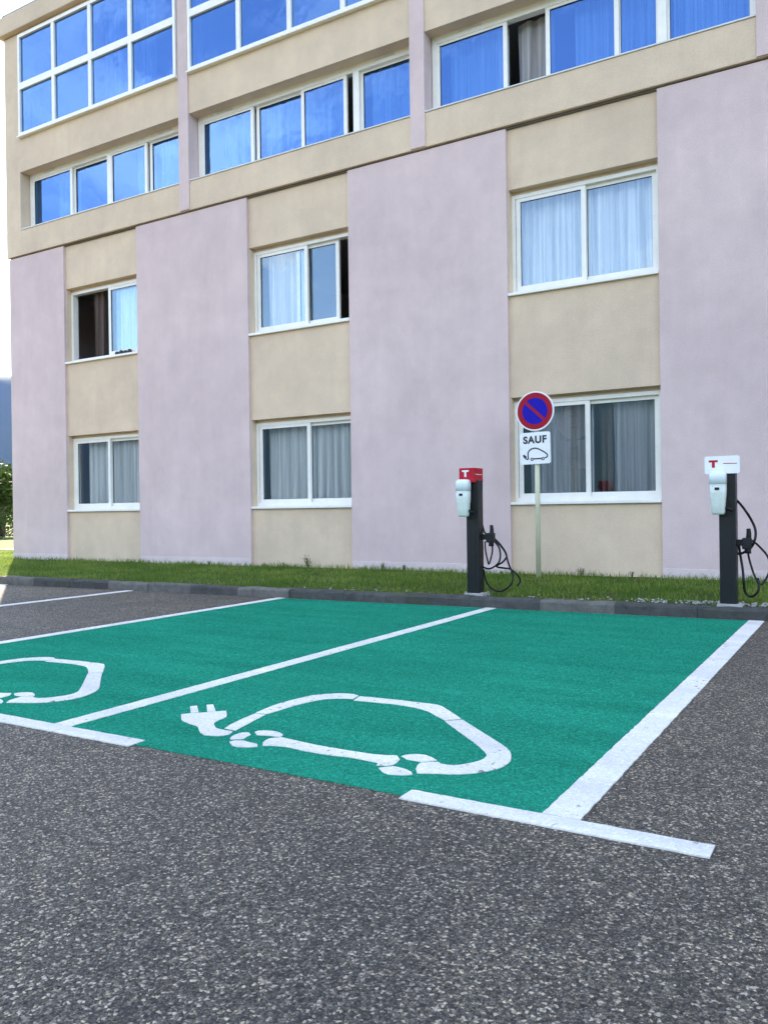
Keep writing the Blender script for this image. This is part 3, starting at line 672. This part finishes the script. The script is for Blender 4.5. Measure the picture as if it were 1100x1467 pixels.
def cable(par, pix, Y, r=.0105, sc=None, wig=.03):
    o, s = sc; out = []
    for i, p in enumerate(pix):
        q = on_plane(o[0]+p[0]/s, o[1]+p[1]/s, Y+wig*math.sin(i*1.7)); q.z = max(q.z, .145); out.append(q)
    MB().tube(spline(out, 8), r, 8).build('charging_cable', 'black_rubber', par)
Z1 = ((640, 660), 7.33)
cable(p1, [(300,450),(340,520),(365,640),(400,760),(470,800),(560,890),(615,970),(640,1060),(665,1130),(690,1200),(670,1300),(560,1372),(455,1330),(400,1230),(385,1140)], 8.33, .010, Z1)
cable(p1, [(400,850),(405,940),(425,1040),(440,1085),(465,1010),(478,930),(465,850)], 8.31, .009, Z1)
cable(p1, [(480,830),(540,900),(560,980),(548,1060),(500,1110),(440,1135),(380,1115),(372,1090)], 8.30, .010, Z1)
cable(p1, [(470,790),(560,880),(625,990),(590,1060),(520,1110),(600,1128),(665,1140),(740,1200),(768,1260),(735,1320)], 8.36, .010, Z1)
Z2 = ((980, 630), 5.643)
cable(p2, [(362,450),(400,470),(450,520),(500,585),(540,650),(570,720),(572,790),(545,860),(500,900),(440,922),(400,890),(392,850)], 8.32, .0115, Z2)
cable(p2, [(505,795),(560,825),(620,880),(675,950),(690,1040),(660,1120),(615,1170),(570,1110),(535,1010),(515,930),(500,830)], 8.35, .010, Z2)
cable(p2, [(435,830),(450,930),(470,1050),(478,1150),(490,1230),(530,1268),(580,1245),(602,1190),(590,1120)], 8.33, .0115, Z2)

# ------------------------------------------------------------------ weeds at the wall foot
def weed(x, y, h, n, label):
    rt_ = thing('weed', (x, y, lawn_z(x, y))); V = []; F = []; tone = []
    for k in range(n):
        a = random.uniform(0, 6.28); l = random.uniform(.1, .5); bz = lawn_z(x, y)
        tip = Vector((x+math.cos(a)*h*l, y-abs(math.sin(a))*h*l*.7, bz+h*random.uniform(.5, 1)))
        for q in range(7):
            s = .25+.75*q/6; p = Vector((x, y, bz)).lerp(tip, s); b2 = random.uniform(0, 6.28); ln = h*.17*random.uniform(.6, 1.2)
            d = Vector((math.cos(b2), math.sin(b2)*.8, random.uniform(.1, .7))).normalized()*ln; sd_ = d.cross(Vector((0, 0, 1))).normalized()*ln*.22
            o = len(V); V += [p, p+d*.5+sd_, p+d, p+d*.5-sd_]; F.append((o, o+1, o+2, o+3)); tone += [random.uniform(.1, .8)]*4
    mb = MB(); mb.add(V, F); o = mb.build('foliage', 'grass_blade', rt_, fix=False)
    at = o.data.attributes.new('tone', 'FLOAT', 'POINT'); at.data.foreach_set('value', tone)
    mb = MB()
    for k in range(5): mb.tube([(x, y, lawn_z(x, y)-.01), (x+random.uniform(-.3, .3)*h, y-random.uniform(0, .2)*h, lawn_z(x, y)+h*.75)], .003, 5)
    mb.build('stem', 'leaf', rt_); tag(rt_, label, 'weed', 'weeds at the wall foot')
for px, h, n, lab in ((441, .20, 26, 'leafy weed clump below the middle bay panel, tallest along the wall'), (548, .13, 18, 'low weed tuft at the foot of the pink pier before the red charger'),
                      (832, .14, 20, 'weed tuft under the window just beyond the signpost'), (905, .10, 14, 'small weed tuft near the end of the beige panel past the signpost'), (300, .09, 12, 'small weed tuft under the wide pink pier near the corner'), (580, .11, 18, 'spreading weed tuft at the pink pier, halfway to the red charger'), (408, .10, 14, 'small weed beside the tallest clump under the middle bay')):
    p = on_plane(px, 818, FY-.08); weed(p.x, FY-.08, h, n, lab)

# ------------------------------------------------------------------ beyond the building: lane, shrubs, mountains
def gp(px, py): return on_ground(px, py, -.01)
a, b_ = gp(12, 806), gp(12, 786)
def lane_pt(p, q, s): return p+(q-p)*s
u = Vector((.62, .78, 0)); 
mb = MB(); mb.add([tuple(a-u*40), tuple(b_-u*40), tuple(b_+u*45), tuple(a+u*45)], [(0,1,2,3)])
tag(mb.build('lane', 'pale_lane', base=(a.x, a.y, -.01)), 'pale sunlit lane passing behind the building corner', 'lane', kind='structure')
def shrub(x, y, h, w, label, nleaf=2600, trunk=False):
    rt_ = thing('shrub', (x, y, -.02)); V = []; F = []; tone = []
    lobes = [(Vector((random.uniform(-.55, .55)*w, random.uniform(-.55, .55)*w, h*random.uniform(.25, .78))), random.uniform(.28, .45)*min(w, h*.6)) for _ in range(13)]
    for k in range(nleaf):
        c, r = random.choice(lobes); d = Vector((random.gauss(0, 1), random.gauss(0, 1), random.gauss(0, 1))).normalized()
        p = Vector((x, y, 0))+c+d*r*random.uniform(.6, 1.08); p.z = max(.05, p.z)
        q = Vector((random.gauss(0, 1), random.gauss(0, 1), random.gauss(0, 1))).normalized(); e = q.orthogonal().normalized(); f_ = q.cross(e); s = random.uniform(.07, .16)*h/4
        o = len(V); V += [p-e*s, p+f_*s*.6, p+e*s, p-f_*s*.6]; F.append((o, o+1, o+2, o+3)); tone += [random.uniform(0, 1)]*4
    mb = MB(); mb.add(V, F); o = mb.build('crown', 'leaf', rt_, fix=False)
    at = o.data.attributes.new('tone', 'FLOAT', 'POINT'); at.data.foreach_set('value', tone)
    mb = MB()
    for k in range(6):
        c, r = lobes[k]; mb.tube([(x+c.x*.1, y+c.y*.1, -.1), (x+c.x*.5, y+c.y*.5, c.z*.5), (x+c.x, y+c.y, c.z)], lambda s: .09*h/4*(1-.75*s), 7)
    mb.build('trunk', 'bark', rt_); tag(rt_, label, 'shrub', 'shrubs beyond the building corner')
for px, dist, h, w, lab in ((4, 46, 4.1, 2.2, 'sunlit rounded green shrub past the building corner, tallest of the row'), (30, 50, 3.4, 2.4, 'broad green shrub mostly hidden behind the building corner'), (-35, 44, 3.6, 2.3, 'green shrub beside the tallest one in the row'),
                            (-6, 41, 1.5, 1.5, 'low dark shrub at the foot of the tall sunlit one')):
    d = ray(px, 745); d.z = 0; d = d.normalized()*dist; shrub(d.x, d.y, h, w, lab)

NA, NR = 240, 26; vs = []; fs = []; caz = math.atan2(-.81, .585)
for j in range(NR):
    r = 1700+j*100
    for i in range(NA):
        az = 2*math.pi*i/NA; dirx, diry = math.sin(az), math.cos(az)
        dz = math.cos(az-caz)                   # 1 toward the visible mountain, -1 opposite
        crest = 405+20*dz
        s = max(0, (r-2300)/540); prof = (.94*s+.06*math.sin(s*math.pi/2)) if s < 1 else 1-.06*(s-1)
        k = mnoise.fractal((dirx*r/900, diry*r/900, 4), 1, 2.1, 6)
        hh = crest*prof*(1+.22*mnoise.fractal((dirx*1.7, diry*1.7, 1), 1, 2, 4))+k*65*prof
        vs.append((dirx*r, diry*r, hh-6))
for j in range(NR-1):
    for i in range(NA): n = (i+1) % NA; fs.append((j*NA+i, j*NA+n, (j+1)*NA+n, (j+1)*NA+i))
mb = MB(); mb.add(vs, fs, True); tag(mb.build('mountains', 'forest_slope', fix=False), 'blue hazy forested mountain range ringing the valley', 'mountain', kind='structure')

# air: even pale haze over the whole valley
m = bpy.data.materials.new('air'); m.use_nodes = True; t = m.node_tree; t.nodes.clear()
pv = N(t, 'ShaderNodeVolumePrincipled'); pv.inputs['Color'].default_value = (.26, .45, 1, 1); pv.inputs['Density'].default_value = .00005; pv.inputs['Anisotropy'].default_value = .2
ou = N(t, 'ShaderNodeOutputMaterial'); t.links.new(pv.outputs[0], ou.inputs['Volume']); MATS['air'] = m
hz = MB().box(-9500, 9500, -9500, 9500, -8, 1100).build('haze', 'air'); tag(hz, 'thin blue haze filling the valley air', 'haze', kind='stuff')
for o in bpy.data.objects:
    if '_b' in o: del o['_b']
